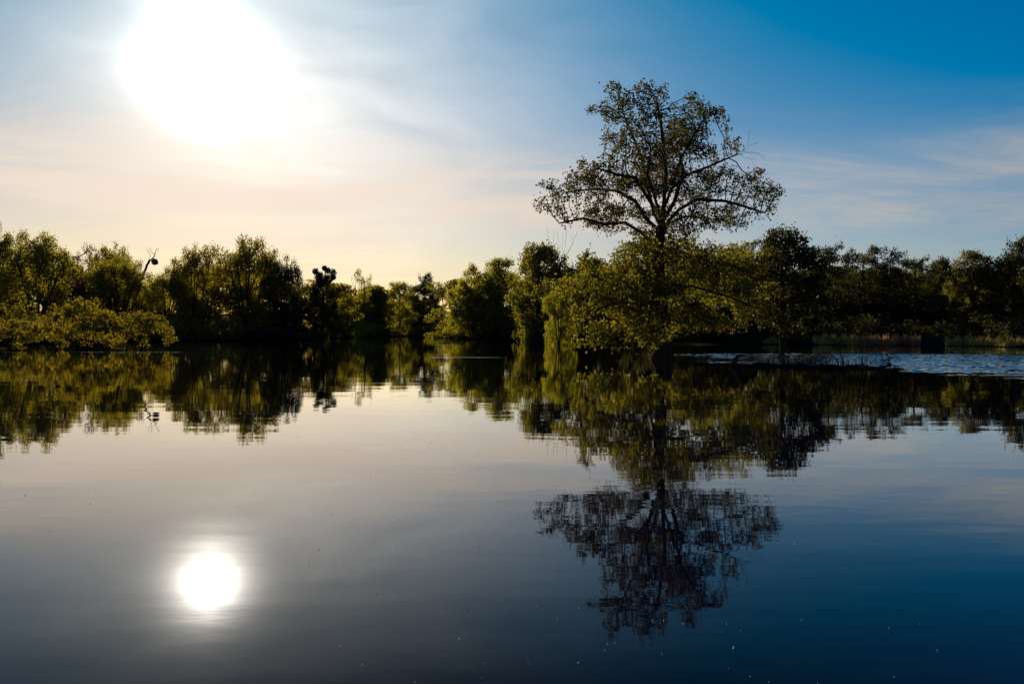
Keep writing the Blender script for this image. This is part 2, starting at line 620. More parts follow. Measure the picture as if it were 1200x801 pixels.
def op(px, py, dep=0.0):
    """photo place at the oak's distance, dep metres behind its trunk, in the oak's own space"""
    d = OAK_D + dep
    return ((px - 600) / F * d - ox, dep, hgt(py, d))


pos, par = [], []
DS = 0.30
polyline([(0, 0, -1.0), op(777, 419), op(778, 395), op(775, 360), op(773, 325), op(772, 287)], DS, -1, pos, par)
fork = len(pos) - 1
def node_at(z):
    return min(range(len(pos)), key=lambda i: abs(pos[i][2] - z) + abs(pos[i][0]) * 0.5 + abs(pos[i][1]) * 0.5)
a = polyline([op(775, 262), op(777, 243), op(780, 206, -.3), op(777, 172, -.6), op(773, 140, -.5), op(768, 118, -.2)], DS, fork, pos, par)
f2 = node_at(hgt(246, OAK_D))
polyline([op(766, 250, .4), op(757, 215, 1.0), op(753, 191, 1.4), op(742, 163, 1.8), op(730, 135, 2.2)], DS, node_at(hgt(268, OAK_D)), pos, par)
polyline([op(786, 222, .3), op(804, 206, .8), op(834, 194, 1.0), op(857, 184, 1.2)], DS, f2, pos, par)
polyline([op(786, 222, -.8), op(798, 185, -1.8), op(812, 160, -2.4), op(825, 140, -2.6)], DS, f2, pos, par)
polyline([op(784, 258, -.4), op(795, 246, -1.0), op(816, 234, -1.6), op(849, 236, -2.0), op(874, 243, -2.2), op(896, 250, -2.2)], DS, node_at(hgt(270, OAK_D)), pos, par)
polyline([op(784, 262, .8), op(802, 254, 2.2), op(830, 256, 3.4), op(858, 262, 4.2)], DS, node_at(hgt(274, OAK_D)), pos, par)
polyline([op(763, 284, -.3), op(750, 272, -.8), op(732, 261, -1.4), op(708, 263, -2.0), op(684, 256, -2.3), op(655, 262, -2.3)], DS, node_at(hgt(290, OAK_D)), pos, par)
polyline([op(758, 258, .9), op(744, 236, 1.6), op(722, 224, 2.4), op(695, 222, 3.0), op(662, 226, 3.2)], DS, node_at(hgt(270, OAK_D)), pos, par)
polyline([op(757, 230, -1.0), op(744, 209, -1.8), op(722, 205, -2.4), op(700, 198, -2.8)], DS, node_at(hgt(258, OAK_D)), pos, par)
polyline([op(768, 236, -2.2), op(758, 205, -3.4), op(762, 175, -4.0)], DS, node_at(hgt(262, OAK_D)), pos, par)
polyline([op(790, 236, 2.4), op(800, 200, 3.6), op(792, 168, 4.0)], DS, node_at(hgt(262, OAK_D)), pos, par)
top_start = len(pos)
# crown as lobes read off its outline: px, py, half width, half height (px), depth
UP = [(760, 272, 34, 10, .6), (792, 270, 30, 9, -.8), (905, 232, 14, 12, -.4), (632, 238, 12, 10, 0), (768, 126, 34, 25, 0), (725, 122, 28, 20, .5), (708, 140, 20, 20, -.8), (812, 130, 30, 21, 0), (838, 140, 15, 16, .8), (742, 155, 34, 28, -1.5),
      (790, 160, 36, 30, 1.8), (820, 168, 30, 24, -1.6), (850, 176, 20, 16, 1.0), (715, 170, 22, 18, 1.8), (690, 206, 32, 20, -1.2), (662, 216, 25, 18, .5),
      (648, 234, 23, 17, -.5), (700, 230, 36, 24, 1.6), (675, 246, 32, 15, -2.0), (735, 205, 30, 26, -2.4), (720, 255, 36, 18, -2.2),
      (765, 205, 40, 34, 3.4), (775, 195, 36, 30, -3.6), (815, 222, 34, 24, 2.6), (850, 217, 34, 20, -.8), (880, 222, 25, 22, .6), (892, 238, 22, 18, -1.4),
      (850, 248, 38, 18, 1.8), (830, 262, 30, 14, -2.4), (700, 268, 22, 9, 0), (805, 258, 26, 18, -3.2), (745, 246, 30, 20, 3.6), (872, 260, 20, 10, -1.5)]
m2 = OAK_D / F


def lobes_from(lst, depth_k=0.95):
    out = []
    for px, py, hw, hh, dep in lst:
        x, y, z = op(px, py, dep)
        out.append((x, y, z, hw * m2, min(hw, hh * 1.5) * m2 * depth_k, hh * m2))
    return out


att = sample_lobes(rng, lobes_from(UP), 7000, 1.2, 8)
posA, parA = colonise(rng, pos, par, att, 0.24, 0.29, 2.8, 300, 0.06, 0.18)
radA, cntA, kidsA = radii(posA, parA, 0.0125, 0.31)
# trunk swells below the fork
for i in range(len(radA)):
    if parA[i] < 0 or posA[i][2] < 7.2 and i <= fork:
        z = posA[i][2]
        radA[i] = max(radA[i], 0.30 + 0.024 * max(0, 7.5 - z) + 0.42 * math.exp(-max(z, 0) / 0.6))
    elif i < top_start:
        radA[i] *= 1.05
twig = (cntA <= 3) & (np.arange(len(radA)) > top_start)
tn = posA[twig]
c = np.repeat(tn, 9, 0) + rng.normal(size=(len(tn) * 9, 3)) * 0.15
keep = rng.random(len(c)) < 0.85
crown_up = leaf_mesh('oak_upper_crown', rng, c[keep], 0.18, 0.3)
oak = thing('great_oak', 'tallest spreading oak with open airy top, standing alone in the lake', 'tree', (ox, oy, 0))
trunk_me = tube_mesh('oak_trunk', posA, parA, radA)
link('trunk', trunk_me, oak, M_BARK)
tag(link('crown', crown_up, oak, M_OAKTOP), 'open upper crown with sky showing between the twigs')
# skirt of dense low boughs; deep back lobes added to shade its front right
LO = [(750, 400, 26, 9, -4.4), (786, 394, 22, 9, -4.2), (722, 404, 20, 8, -3.0), (775, 312, 54, 26, 6.0), (822, 318, 50, 26, 5.4), (866, 332, 40, 24, 5.0), (820, 345, 46, 22, 6.0), (845, 305, 40, 18, 4.6), (772, 282, 40, 13, 1.0), (742, 296, 30, 16, -3.0), (790, 305, 34, 18, -4.5), (765, 340, 34, 24, -5.0), (772, 290, 44, 15, 1.2), (748, 288, 30, 12, -1.4), (800, 288, 34, 13, -1.2), (845, 292, 34, 14, .4), (770, 300, 60, 20, 1), (720, 305, 36, 20, -1), (690, 325, 34, 22, 1.5), (665, 340, 22, 18, 0), (700, 350, 42, 24, -2.5), (690, 380, 30, 18, -1.0),
      (693, 400, 20, 13, -1.6), (725, 385, 32, 18, -3.0), (740, 345, 40, 30, -3.6), (760, 380, 34, 20, -4.2), (735, 325, 40, 24, 3), (790, 330, 44, 26, -4.0),
      (830, 310, 46, 22, 1), (850, 335, 40, 26, -2.0), (880, 345, 34, 26, 1.0), (895, 365, 22, 18, -.5), (815, 372, 36, 20, -4.0), (850, 378, 30, 14, -3.0),
      (875, 320, 40, 20, 3), (715, 398, 22, 9, -3.4), (800, 345, 50, 24, 4.5), (730, 370, 40, 24, 4.2), (768, 398, 20, 7, -3.8)]
pos2, par2 = [], []
polyline([(0, 0, 0.6), op(775, 360), op(772, 292)], DS, -1, pos2, par2)
s0 = len(pos2)
for zz, pts in ((360, [op(740, 350, -1.5), op(700, 362, -2.5), op(690, 385, -2.2)]), (330, [op(740, 318, .5), op(695, 325, 1.0), op(665, 338, .5)]),
                (345, [op(810, 335, -1.5), op(855, 348, -1.5), op(895, 365, -1)]), (310, [op(810, 300, 1.5), op(860, 312, 2.5), op(900, 335, 2.0)]),
                (340, [op(770, 330, -2.5), op(765, 350, -4.2), op(760, 378, -4.6)]), (335, [op(760, 325, 2.5), op(745, 345, 4.5)]), (355, [op(800, 352, -2.5), op(828, 372, -4.2)])):
    polyline(pts, DS, min(range(s0), key=lambda i: abs(pos2[i][2] - hgt(zz, OAK_D))), pos2, par2)
att = sample_lobes(rng, lobes_from(LO, 0.9), 8500, 1.3, 6)
att = att[att[:, 2] > 0.15]
posB, parB = colonise(rng, pos2, par2, att, 0.28, 0.40, 2.4, 260, 0.0, 0.16)
radB, cntB, _k = radii(posB, parB, 0.012, 0.24)
tn = posB[(cntB <= 4) & (np.arange(len(radB)) > s0)]
c = np.repeat(tn, 12, 0) + rng.normal(size=(len(tn) * 12, 3)) * 0.19
c = c[c[:, 2] > 0.08]
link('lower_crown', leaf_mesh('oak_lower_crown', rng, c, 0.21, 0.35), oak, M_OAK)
link('lower_limb', tube_mesh('oak_lower_limb', posB, parB, radB), oak, M_BARK)
# dead spray at the end of the right-hand limb
pos3, par3 = [], []
polyline([op(850, 187, 1.1), op(866, 181, 1.2)], 0.15, -1, pos3, par3)
k0 = len(pos3) - 1
for pts in ([op(876, 177), op(890, 182)], [op(874, 170), op(877, 160), op(878, 153)], [op(880, 180), op(895, 186)], [op(872, 186), op(884, 188)], [op(878, 172), op(888, 168)]):
    polyline(pts, 0.2, k0 - random.Random(len(pos3)).randint(0, 2), pos3, par3)
pos3 = np.array(pos3); pos3[k0:, :] += rng.normal(size=(len(pos3) - k0, 3)) * 0.06
r3, _a, _b = radii(pos3, par3, 0.010, 0.03)
link('dead_branch', tube_mesh('oak_dead_branch', pos3, par3, r3), oak, M_BARK)


# ------------------------------------------------------------------ other trees: a few grown models, set out one by one
def grow(seed, H, W, kind):
    rng = np.random.default_rng(seed)
    R = W / 2
    pos, par, lobes = [], [], []
    S = H / 12.0
    if kind == 'willow':
        polyline([(0, 0, -1.2), (0, 0, 0.4 * S)], 0.4 * S, -1, pos, par)
        root = len(pos) - 1
        ns = 6
        for k in range(ns):
            a = 2 * PI * (k + rng.random() * 0.7) / ns
            q = R * (0.15 + 0.55 * rng.random())
            polyline([(math.cos(a) * q * 0.25, math.sin(a) * q * 0.25, H * 0.22), (math.cos(a) * q * 0.6, math.sin(a) * q * 0.6, H * 0.45), (math.cos(a) * q, math.sin(a) * q, H * (0.62 + 0.12 * rng.random()))], 0.4 * S, root, pos, par)
        for k in range(17):
            a = k * 2.399 + rng.random() * 0.5; u = (k + 0.5) / 17
            rr = R * 0.74 * math.sqrt(u); z = H * (0.83 - 0.40 * u ** 1.6) + rng.normal() * H * 0.02
            s = H * (0.12 + 0.05 * rng.random())
            lobes.append((rr * math.cos(a), rr * math.sin(a), z, s * 1.2, s * 1.2, s))
        for k in range(8):
            a = k * 0.8 + rng.random() * 0.5; s = H * (0.09 + 0.05 * rng.random())
            lobes.append((R * 0.72 * math.cos(a), R * 0.72 * math.sin(a), H * (0.15 + 0.2 * rng.random()), s * 1.2, s * 1.2, s * 1.2))
        na, spread, per, ls, up, dr, tip, root_r = 3600, 0.27, 13, 0.28, 0.1, 0.8, 0.018, 0.42
    elif kind in ('round', 'bushy', 'crowned'):
        cb = {'round': 0.13, 'bushy': 0.05, 'crowned': 0.30}[kind]
        polyline([(0, 0, -1.2), (0.1, 0, H * 0.2), (0.0, 0.15, H * 0.45), (0.15, 0, H * 0.66)], 0.4 * S, -1, pos, par)
        n = 28
        for k in range(n):
            a = k * 2.399 + rng.random() * 0.6; u = (k + 0.5) / n
            z = cb + (0.90 - cb) * (1 - u); w_ = math.sin(PI * min(1, (0.16 + 0.80 * (1 - u) ** (1.25 if kind == 'bushy' else 0.9)))) ** 0.7
            if kind == 'bushy': w_ = max(w_, 0.86 if u > 0.45 else w_)
            s = H * (0.10 + 0.06 * rng.random())
            rr = max(0, R * w_ - s) * (0.75 + 0.35 * rng.random())
            lobes.append((rr * math.cos(a), rr * math.sin(a), H * z, s * 1.25, s * 1.25, s * 0.9))
        na, spread, per, ls, up, dr, tip, root_r = 4400, 0.25, 14, 0.28, 0.4, 0.1, 0.016, 0.32
    elif kind == 'tall':
        polyline([(0, 0, -1.2), (0.1, 0, H * 0.3), (-0.05, 0.1, H * 0.55), (0.1, 0, H * 0.8)], 0.4 * S, -1, pos, par)
        n = 18
        for k in range(n):
            a = k * 2.399 + rng.random() * 0.8; u = (k + 0.5) / n
            z = 0.93 - 0.55 * u; w_ = 0.35 + 0.6 * math.sin(PI * (0.12 + 0.7 * u))
            s = H * (0.065 + 0.055 * rng.random())
            rr = R * w_ * (0.35 + 0.6 * rng.random())
            lobes.append((rr * math.cos(a), rr * math.sin(a), H * z, s * 1.35, s * 1.35, s * 0.8))
        na, spread, per, ls, up, dr, tip, root_r = 2800, 0.24, 13, 0.27, 0.4, 0.1, 0.016, 0.26
    elif kind == 'sparse':
        polyline([(0, 0, -1.2), (0.1, 0, H * 0.35), (-0.1, 0.1, H * 0.62), (0.05, 0, H * 0.85)], 0.4 * S, -1, pos, par)
        for k in range(18):
            a = k * 2.399 + rng.random(); u = (k + 0.5) / 18
            s = H * (0.07 + 0.04 * rng.random()); rr = R * (0.3 + 0.6 * rng.random()) * (0.5 + 0.5 * u)
            lobes.append((rr * math.cos(a), rr * math.sin(a), H * (0.92 - 0.72 * u), s * 1.2, s * 1.2, s))
        na, spread, per, ls, up, dr, tip, root_r = 1300, 0.20, 8, 0.25, 0.3, 0.1, 0.018, 0.26
    elif kind == 'shrub':
        ns = 7
        polyline([(0, 0, -0.8), (0, 0, 0.02)], 0.2, -1, pos, par); root = len(pos) - 1
        for k in range(ns):
            a = 2 * PI * (k + rng.random() * 0.8) / ns; q = R * (0.3 + 0.6 * rng.random())
            polyline([(math.cos(a) * q * 0.4, math.sin(a) * q * 0.4, H * 0.25), (math.cos(a) * q, math.sin(a) * q, H * (0.4 + 0.3 * rng.random()))], 0.2, root, pos, par)
        for k in range(24):
            a = k * 2.399 + rng.random() * 0.9; u = (k + 0.5) / 24
            s = H * (0.09 + 0.09 * rng.random()); rr = R * 0.85 * math.sqrt(u)
            lobes.append((rr * math.cos(a), rr * math.sin(a), H * (0.80 - 0.64 * u ** 1.2) + rng.normal() * 0.10 * H, s * 1.2, s * 1.2, s))
        na, spread, per, ls, up, dr, tip, root_r = 1700, 0.10, 7, 0.16, 0.3, 0.0, 0.009, 0.07
    att = sample_lobes(rng, lobes, na, 1.4, 5)
    att = att[att[:, 2] > (0.12 if kind == 'shrub' else 0.25 * S)]
    D = 0.34 * S if kind != 'shrub' else 0.14
    pos, par = colonise(rng, pos, par, att, D, D * 1.25, D * 10, 200, -0.02 if kind == 'willow' else 0.05, 0.15, 7000)
    rad, cnt, kids = radii(pos, par, tip, root_r)
    tn = pos[cnt <= 3]
    c = np.repeat(tn, per, 0)
    c = c + rng.normal(size=c.shape) * spread
    if kind == 'willow': c[:, 2] -= np.abs(rng.normal(size=len(c))) * 0.25
    c = c[c[:, 2] > 0.1]
    hh = np.percentile(c[:, 2], 99.6); ww = 2 * np.percentile(np.hypot(c[:, 0], c[:, 1]), 97)
    return tube_mesh(kind + '_trunk', pos, par, rad, tip * 0.99), leaf_mesh(kind + '_crown', rng, c, ls, up, dr), ww, hh


MODELS = {}
for kind, H, W, seeds in (('willow', 13, 13, (1, 2, 3)), ('round', 12, 11, (4, 5, 6)), ('bushy', 11, 11, (7, 8)), ('tall', 14, 9, (9, 10, 12)), ('sparse', 13, 7, (13,)), ('crowned', 12, 11, (21,)), ('shrub', 3.2, 6.0, (14, 15, 16))):
    MODELS[kind] = [grow(s, H, W, kind) for s in seeds]
MAT = {'W': M_WILLOW, 'O': M_OAK, 'D': M_WOOD, 'R': M_RED, 'F': M_FRESH, 'Y': M_YELLOW}
MESHES = {}


def crown_data(kind, v, m):
    key = (kind, v, m)
    if key not in MESHES:
        me = MODELS[kind][v][1]
        if me.materials: me = me.copy(); me.materials.clear()
        me.materials.append(MAT[m]); MESHES[key] = me
    return MESHES[key]


def plant(name, kind, v, m, px, top, hw, d, label, cat='tree', group=None, rz=None, z=None):
    """a tree whose trunk stands in column px, whose top reaches row top and which is 2*hw px wide"""
    x, y, _ = at(px, d)
    g = ground_z(x, y) if z is None else z
    tr, cr, w0, h0 = MODELS[kind][v]
    h = hgt(top, d) - g; wd = 2 * hw / F * d
    r = thing(name, label, cat, (x, y, g), (px * 1.7 + v * 2.1) if rz is None else rz, group)
    r.scale = (wd / w0, wd / w0, h / h0)
    link('trunk' if cat == 'tree' else 'stem', tr, r, M_BARK)
    link('crown' if cat == 'tree' else 'foliage', crown_data(kind, v, m), r)
    return r


G_L = 'trees on the far left bank'
G_M = 'trees on the middle bank'
G_R = 'trees of the dark wood on the right bank'
TREES = [
    # left bank
    ('willow_tree', 'willow', 0, 'W', 2, 268, 32, 146, 'dark tree cut off by the left edge of the picture, overtopping its neighbour', G_L),
    ('willow_tree', 'willow', 1, 'W', 45, 277, 48, 136, 'broad dark green willow, second from the left edge, tallest above the flooded shrubs', G_L),
    ('red_leaved_tree', 'sparse', 0, 'R', 92, 287, 24, 158, 'thin tree with reddish brown young leaves between two green willows', G_L),
    ('willow_tree', 'willow', 2, 'W', 133, 290, 32, 158, 'olive willow between the reddish tree and the forked dead snag', G_L),
    ('willow_tree', 'willow', 0, 'W', 140, 303, 38, 138, 'low pale domed willow in front of the olive one, right of the flooded shrub', G_L),
    ('willow_tree', 'willow', 1, 'W', 196, 315, 30, 148, 'low bushy willow just right of the forked dead snag', G_L),
    ('willow_tree', 'willow', 2, 'W', 228, 292, 32, 150, 'upright willow with several bare stems, left half of the big double dome', G_L),
    ('willow_tree', 'willow', 1, 'W', 288, 281, 46, 153, 'biggest domed willow of the left bank with sky through its top', G_L),
    ('willow_tree', 'willow', 0, 'D', 333, 304, 28, 156, 'dark sloping willow on the right flank of the biggest domed willow', G_L),
    ('broadleaf_tree', 'round', 2, 'W', 402, 338, 20, 182, 'low rounded tree between the mistletoe tree and the tree with a bare leader', G_L),
    ('pale_tree', 'sparse', 0, 'W', 427, 316, 16, 198, 'slender pale tree with a thin feathery top behind the bare leader', G_L),
    ('broadleaf_tree', 'round', 0, 'W', 441, 335, 22, 207, 'rounded tree at the inner corner of the bay right of the feathery tree', G_L),
    ('broadleaf_tree', 'round', 1, 'F', 468, 331, 23, 226, 'light green tree at the head of the bay', G_L),
    ('broadleaf_tree', 'round', 2, 'D', 497, 322, 25, 232, 'dark round-topped tree at the head of the bay beside the yellow-green bank', G_L),
    # middle bank
    ('oak_tree', 'bushy', 0, 'F', 552, 312, 30, 164, 'yellow green bushy tree, first on the middle bank, boughs down to the water', G_M),
    ('oak_tree', 'round', 0, 'F', 583, 304, 36, 158, 'rounded olive tree behind the first bushy tree of the middle bank', G_M),
    ('oak_tree', 'bushy', 1, 'O', 632, 287, 42, 130, 'high dark tree of the middle bank under the bare dead stems', G_M),
    ('young_willow', 'willow', 2, 'F', 655, 338, 22, 98, 'small leaning tree standing in the water left of the great oak', G_M),
    ('oak_tree', 'bushy', 1, 'D', 690, 305, 42, 118, 'dark bushy tree partly hidden behind the left side of the great oak', G_M),
    # right bank
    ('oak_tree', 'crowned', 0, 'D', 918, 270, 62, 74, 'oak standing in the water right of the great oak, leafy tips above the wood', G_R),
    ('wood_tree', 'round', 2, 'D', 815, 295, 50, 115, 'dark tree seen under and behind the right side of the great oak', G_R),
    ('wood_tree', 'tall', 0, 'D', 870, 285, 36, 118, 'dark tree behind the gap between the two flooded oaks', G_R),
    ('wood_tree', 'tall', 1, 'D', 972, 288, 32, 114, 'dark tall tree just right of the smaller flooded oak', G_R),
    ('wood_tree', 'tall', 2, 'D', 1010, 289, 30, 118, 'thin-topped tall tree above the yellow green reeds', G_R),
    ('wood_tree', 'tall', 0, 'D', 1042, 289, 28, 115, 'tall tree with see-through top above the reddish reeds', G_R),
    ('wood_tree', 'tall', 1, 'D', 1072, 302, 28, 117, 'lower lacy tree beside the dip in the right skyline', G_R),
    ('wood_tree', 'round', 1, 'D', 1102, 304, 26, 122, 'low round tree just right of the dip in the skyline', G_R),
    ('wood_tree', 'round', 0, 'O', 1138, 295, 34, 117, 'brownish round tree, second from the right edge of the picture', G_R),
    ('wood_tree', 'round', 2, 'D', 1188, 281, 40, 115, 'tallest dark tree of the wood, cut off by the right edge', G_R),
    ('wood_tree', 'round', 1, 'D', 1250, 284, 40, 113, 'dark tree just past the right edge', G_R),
    ('willow_tree', 'willow', 2, 'W', -70, 275, 45, 132, 'willow just past the left edge', G_L),
]
for nm, kind, v, m, px, top, hw, d, lab, grp in TREES:
    if -60 < px < 1240:
        plant(nm, kind, v, m, px, top, hw, d, lab, 'tree', grp)

SHRUBS = [
    ('flooded_shrub', 'shrub', 0, 'Y', 14, 374, 42, 77, 'low yellow flooded shrub at the left edge of the picture'),
    ('flooded_shrub', 'shrub', 1, 'Y', 66, 368, 40, 75, 'middle yellow flooded shrub left of the forked bare stems'),
    ('flooded_shrub', 'shrub', 2, 'Y', 102, 350, 38, 73, 'tallest flooded shrub with dark forking stems rising from the water'),
    ('flooded_shrub', 'shrub', 0, 'Y', 165, 366, 40, 76, 'yellow flooded shrub at the right end of the row, tips over open water'),
]
for nm, kind, v, m, px, top, hw, d, lab in SHRUBS:
    plant(nm, kind, v, m, px, top, hw, d, lab, 'shrub', 'flooded shrubs in front of the left bank', z=0.0)
BANK = [
    ('bank_shrub', 1, 'F', 889, 393, 9, 106, 'small round shrub at the waterline between the two flooded oaks'),
    ('bank_shrub', 2, 'F', 915, 395, 9, 106, 'low pale shrub at the waterline behind the trunk of the smaller oak'),
    ('bank_shrub', 0, 'F', 944, 393, 8, 106, 'small rounded shrub right of the smaller flooded oak'),
    ('bank_shrub', 1, 'D', 300, 384, 26, 147, 'dark low shrub under the biggest domed willow'),
    ('bank_shrub', 2, 'W', 378, 386, 12, 160, 'pale shrub at the foot of the mistletoe tree'),
    ('bank_shrub', 0, 'D', 345, 380, 20, 152, 'dark shrub under the sloping willow at the waterline'),
    ('bank_shrub', 1, 'O', 455, 383, 18, 205, 'yellow green shrub at the waterline in the bay corner'),
    ('bank_shrub', 2, 'F', 538, 372, 20, 160, 'bright shrub leaning over the water at the tip of the middle bank'),
    ('bank_shrub', 0, 'O', 578, 376, 24, 150, 'green shrub under the boughs of the middle bank'),
    ('bank_shrub', 1, 'D', 620, 380, 24, 138, 'dark shrub at the waterline under the high dark tree'),
]
for nm, v, m, px, top, hw, d, lab in BANK:
    plant(nm, 'shrub', v, m, px, top, hw, d, lab, 'shrub', 'shrubs along the far waterline', z=0.0)


# dead snags
def snag(name, px, d, strokes, r_root, label, r_tip=0.02, nest=None, grp=None):
    x, y, _ = at(px, d)
    root = thing(name, label, 'dead tree', (x, y, 0), 0, grp)
    pos, par = [], []
    rg = np.random.default_rng(int(px))
    for st, pts in strokes:
        q = [((a - px) / F * d, dep, hgt(b, d)) for a, b, *dd in pts for dep in [(dd[0] if dd else 0.0)]]
        if st is None:
            polyline([(0, 0, -1.0)] + q, 0.5, -1, pos, par)
        else:
            z = hgt(st, d)
            polyline(q, 0.5, min(range(len(pos)), key=lambda i: abs(pos[i][2] - z) + abs(pos[i][0] - q[0][0]) * 0.7), pos, par)
    pos = np.array(pos); pos[2:] += rg.normal(size=(len(pos) - 2, 3)) * 0.05
    rad, _c, _k = radii(pos, par, r_tip, r_root)
    link('trunk', tube_mesh(name, pos, par, rad), root, M_BARK)
    return root


def ball(rg, n, r):
    return rnd_dirs(rg, n) * (rg.random(n) ** 0.4)[:, None] * r


rg = np.random.default_rng(5)
s = snag('dead_snag', 160, 150, [(None, [(162, 340), (168, 322), (175, 308)]), (308, [(177, 300), (173, 292)]), (305, [(180, 303), (185, 292), (187, 293)]), (303, [(183, 298), (178, 296), (176, 290)])],
         0.30, 'leaning forked dead snag with a dark twiggy ball in its fork', 0.05, grp=G_L)
link('twig_ball', leaf_mesh('twig_ball', rg, ball(rg, 500, 0.62) + np.array([(182 - 160) / F * 150, 0, hgt(307, 150)]), 0.26, 0), s, M_MISTLE)
s = snag('mistletoe_tree', 378, 165, [(None, [(378, 360), (379, 335), (377, 318)]), (345, [(386, 332), (392, 322)]), (340, [(371, 328), (368, 318)]), (330, [(384, 318), (386, 314)]), (326, [(372, 316), (373, 313)])],
         0.34, 'tree hung with round dark mistletoe balls at its top', 0.03, grp=G_L)
s['category'] = 'tree'
tr, cr, w0, h0 = MODELS['sparse'][0]
for px, py, r in ((370, 318, .7), (376, 323, .75), (384, 317, .7), (389, 319, .8), (385, 326, .9), (373, 329, .8), (380, 314, .55), (391, 325, .6), (378, 332, .9)):
    link('mistletoe', leaf_mesh('mistletoe', rg, ball(rg, 420, r) + np.array([(px - 378) / F * 165, rg.normal() * .6, hgt(py, 165)]), 0.26, 0), s, M_MISTLE)
cr2 = MODELS['round'][1][1].copy(); cr2.materials.clear(); cr2.materials.append(M_WOOD)
k = link('crown', cr2, s)
h = hgt(322, 165); k.scale = (2 * 19 / F * 165 / MODELS['round'][1][2],) * 2 + (h / MODELS['round'][1][3],)
snag('dead_snag', 417, 186, [(None, [(418, 370), (417, 345), (416, 318)]), (345, [(421, 334), (423, 325)]), (338, [(413, 330), (412, 324)])], 0.26,
     'bare dead leader standing beside the slender pale tree', 0.04, grp=G_L)
snag('dead_snag', 519, 225, [(None, [(519, 350), (518, 328)]), (345, [(524, 336), (526, 329)]), (342, [(515, 334), (514, 329)])], 0.2,
     'thin bare snag peeping between the bay and the middle bank', 0.05, grp=G_M)
snag('dead_tree', 655, 118, [(None, [(655, 340), (656, 300), (653, 272)]), (318, [(645, 296), (641, 268)]), (312, [(662, 290), (664, 270)]), (300, [(649, 284), (648, 270)]),
                             (312, [(668, 292), (676, 272)]), (300, [(659, 282), (660, 274)]), (318, [(636, 300), (632, 284)]), (305, [(671, 285), (670, 276)])], 0.3,
     'dead tree whose bare upright stems poke out left of the great oak', 0.018, grp=G_M)

# ------------------------------------------------------------------ woods behind and undergrowth (masses nobody could count)
def mass(name, spec, m, n, ls, seed, up=0.3):
    """leafy mass made of many clumps: spec = list of (px, d, z0, z1, half width m)"""
    rg = np.random.default_rng(seed)
    lob = []
    for px, d, z0, z1, hw in spec:
        k = max(2, int((z1 - z0) / 1.6))
        for q in range(k):
            for e in range(3):
                x, y, _ = at(px, d)
                zz = z0 + (z1 - z0) * (q + rg.random()) / k
                lob.append((x + rg.normal() * hw * 0.5, y + rg.normal() * hw * 0.5, zz, hw * (0.35 + 0.3 * rg.random()), hw * (0.35 + 0.3 * rg.random()), 0.7 + 0.5 * rg.random()))
    pts = sample_lobes(rg, lob, n, 1.2)
    pts = pts[pts[:, 2] > 0.02]
    return tag(link(name, leaf_mesh(name, rg, pts, ls, up), None, m), kind='stuff')


rg = np.random.default_rng(77)
spec = []
for px in range(760, 1330, 13):
    spec.append((px + rg.normal() * 3, 128 + rg.random() * 8, 0.5, 10.2 + rg.random() * 1.8, 3.2))
    spec.append((px + rg.normal() * 3, 152 + rg.random() * 6, 0.3, 12.5, 3.8))
    spec.append((px + rg.normal() * 3, 142 + rg.random() * 8, 0.3, 10.8 + rg.random() * 1.8, 3.6))
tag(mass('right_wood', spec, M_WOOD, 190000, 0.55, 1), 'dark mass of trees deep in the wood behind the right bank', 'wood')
spec = []
for px in range(-60, 400, 12):
    spec.append((px + rg.normal() * 3, 168 + rg.random() * 8, 0.3, (11.0 if px > 330 or 145 < px < 215 else 14.0) + rg.random() * 2.0, 3.4))
for px in range(385, 520, 9):
    spec.append((px + rg.normal() * 2, (205 if px < 450 else 246) + rg.random() * 6, 0.5, 10.5 + rg.random() * 2.5, 3.8))
tag(mass('left_wood', spec, M_WILLOW, 150000, 0.6, 2), 'far green trees filling the gaps between the willows of the left bank', 'wood')
spec = []
for px in range(530, 780, 12):
    spec.append((px + rg.normal() * 3, 172 - 40 * (px - 530) / 250 + rg.random() * 8, 0.4, 11.0 + rg.random() * 2.5, 3.4))
tag(mass('middle_wood', spec, M_OAK, 60000, 0.5, 3), 'dark trees behind the middle bank', 'wood')
spec = []
for px in range(-40, 430, 7):
    az = math.atan((px - 600) / F); d = float(shore_dist(np.array([az]))[0]) * math.cos(az)
    spec.append((px, d + 2 + rg.random() * 5, 0.1, 1.6 + rg.random() * 2.2, 2.2))
for px in range(430, 522, 6):
    az = math.atan((px - 600) / F); d = float(shore_dist(np.array([az]))[0]) * math.cos(az)
    spec.append((px, d + 2 + rg.random() * 5, 0.1, 1.8 + rg.random() * 2.0, 2.2))
tag(mass('left_undergrowth', spec, M_WILLOW, 40000, 0.32, 4), 'low dark undergrowth along the waterline of the left bank', 'undergrowth')
spec = []
for px in range(528, 1330, 8):
    az = math.atan((px - 600) / F); d = float(shore_dist(np.array([az]))[0]) * math.cos(az)
    spec.append((px, d + 4 + rg.random() * 6, 0.2, 1.8 + rg.random() * 2.0, 1.8))
tag(mass('right_undergrowth', spec, M_WOOD, 50000, 0.26, 6), 'low dark undergrowth along the waterline of the middle and right bank', 'undergrowth')


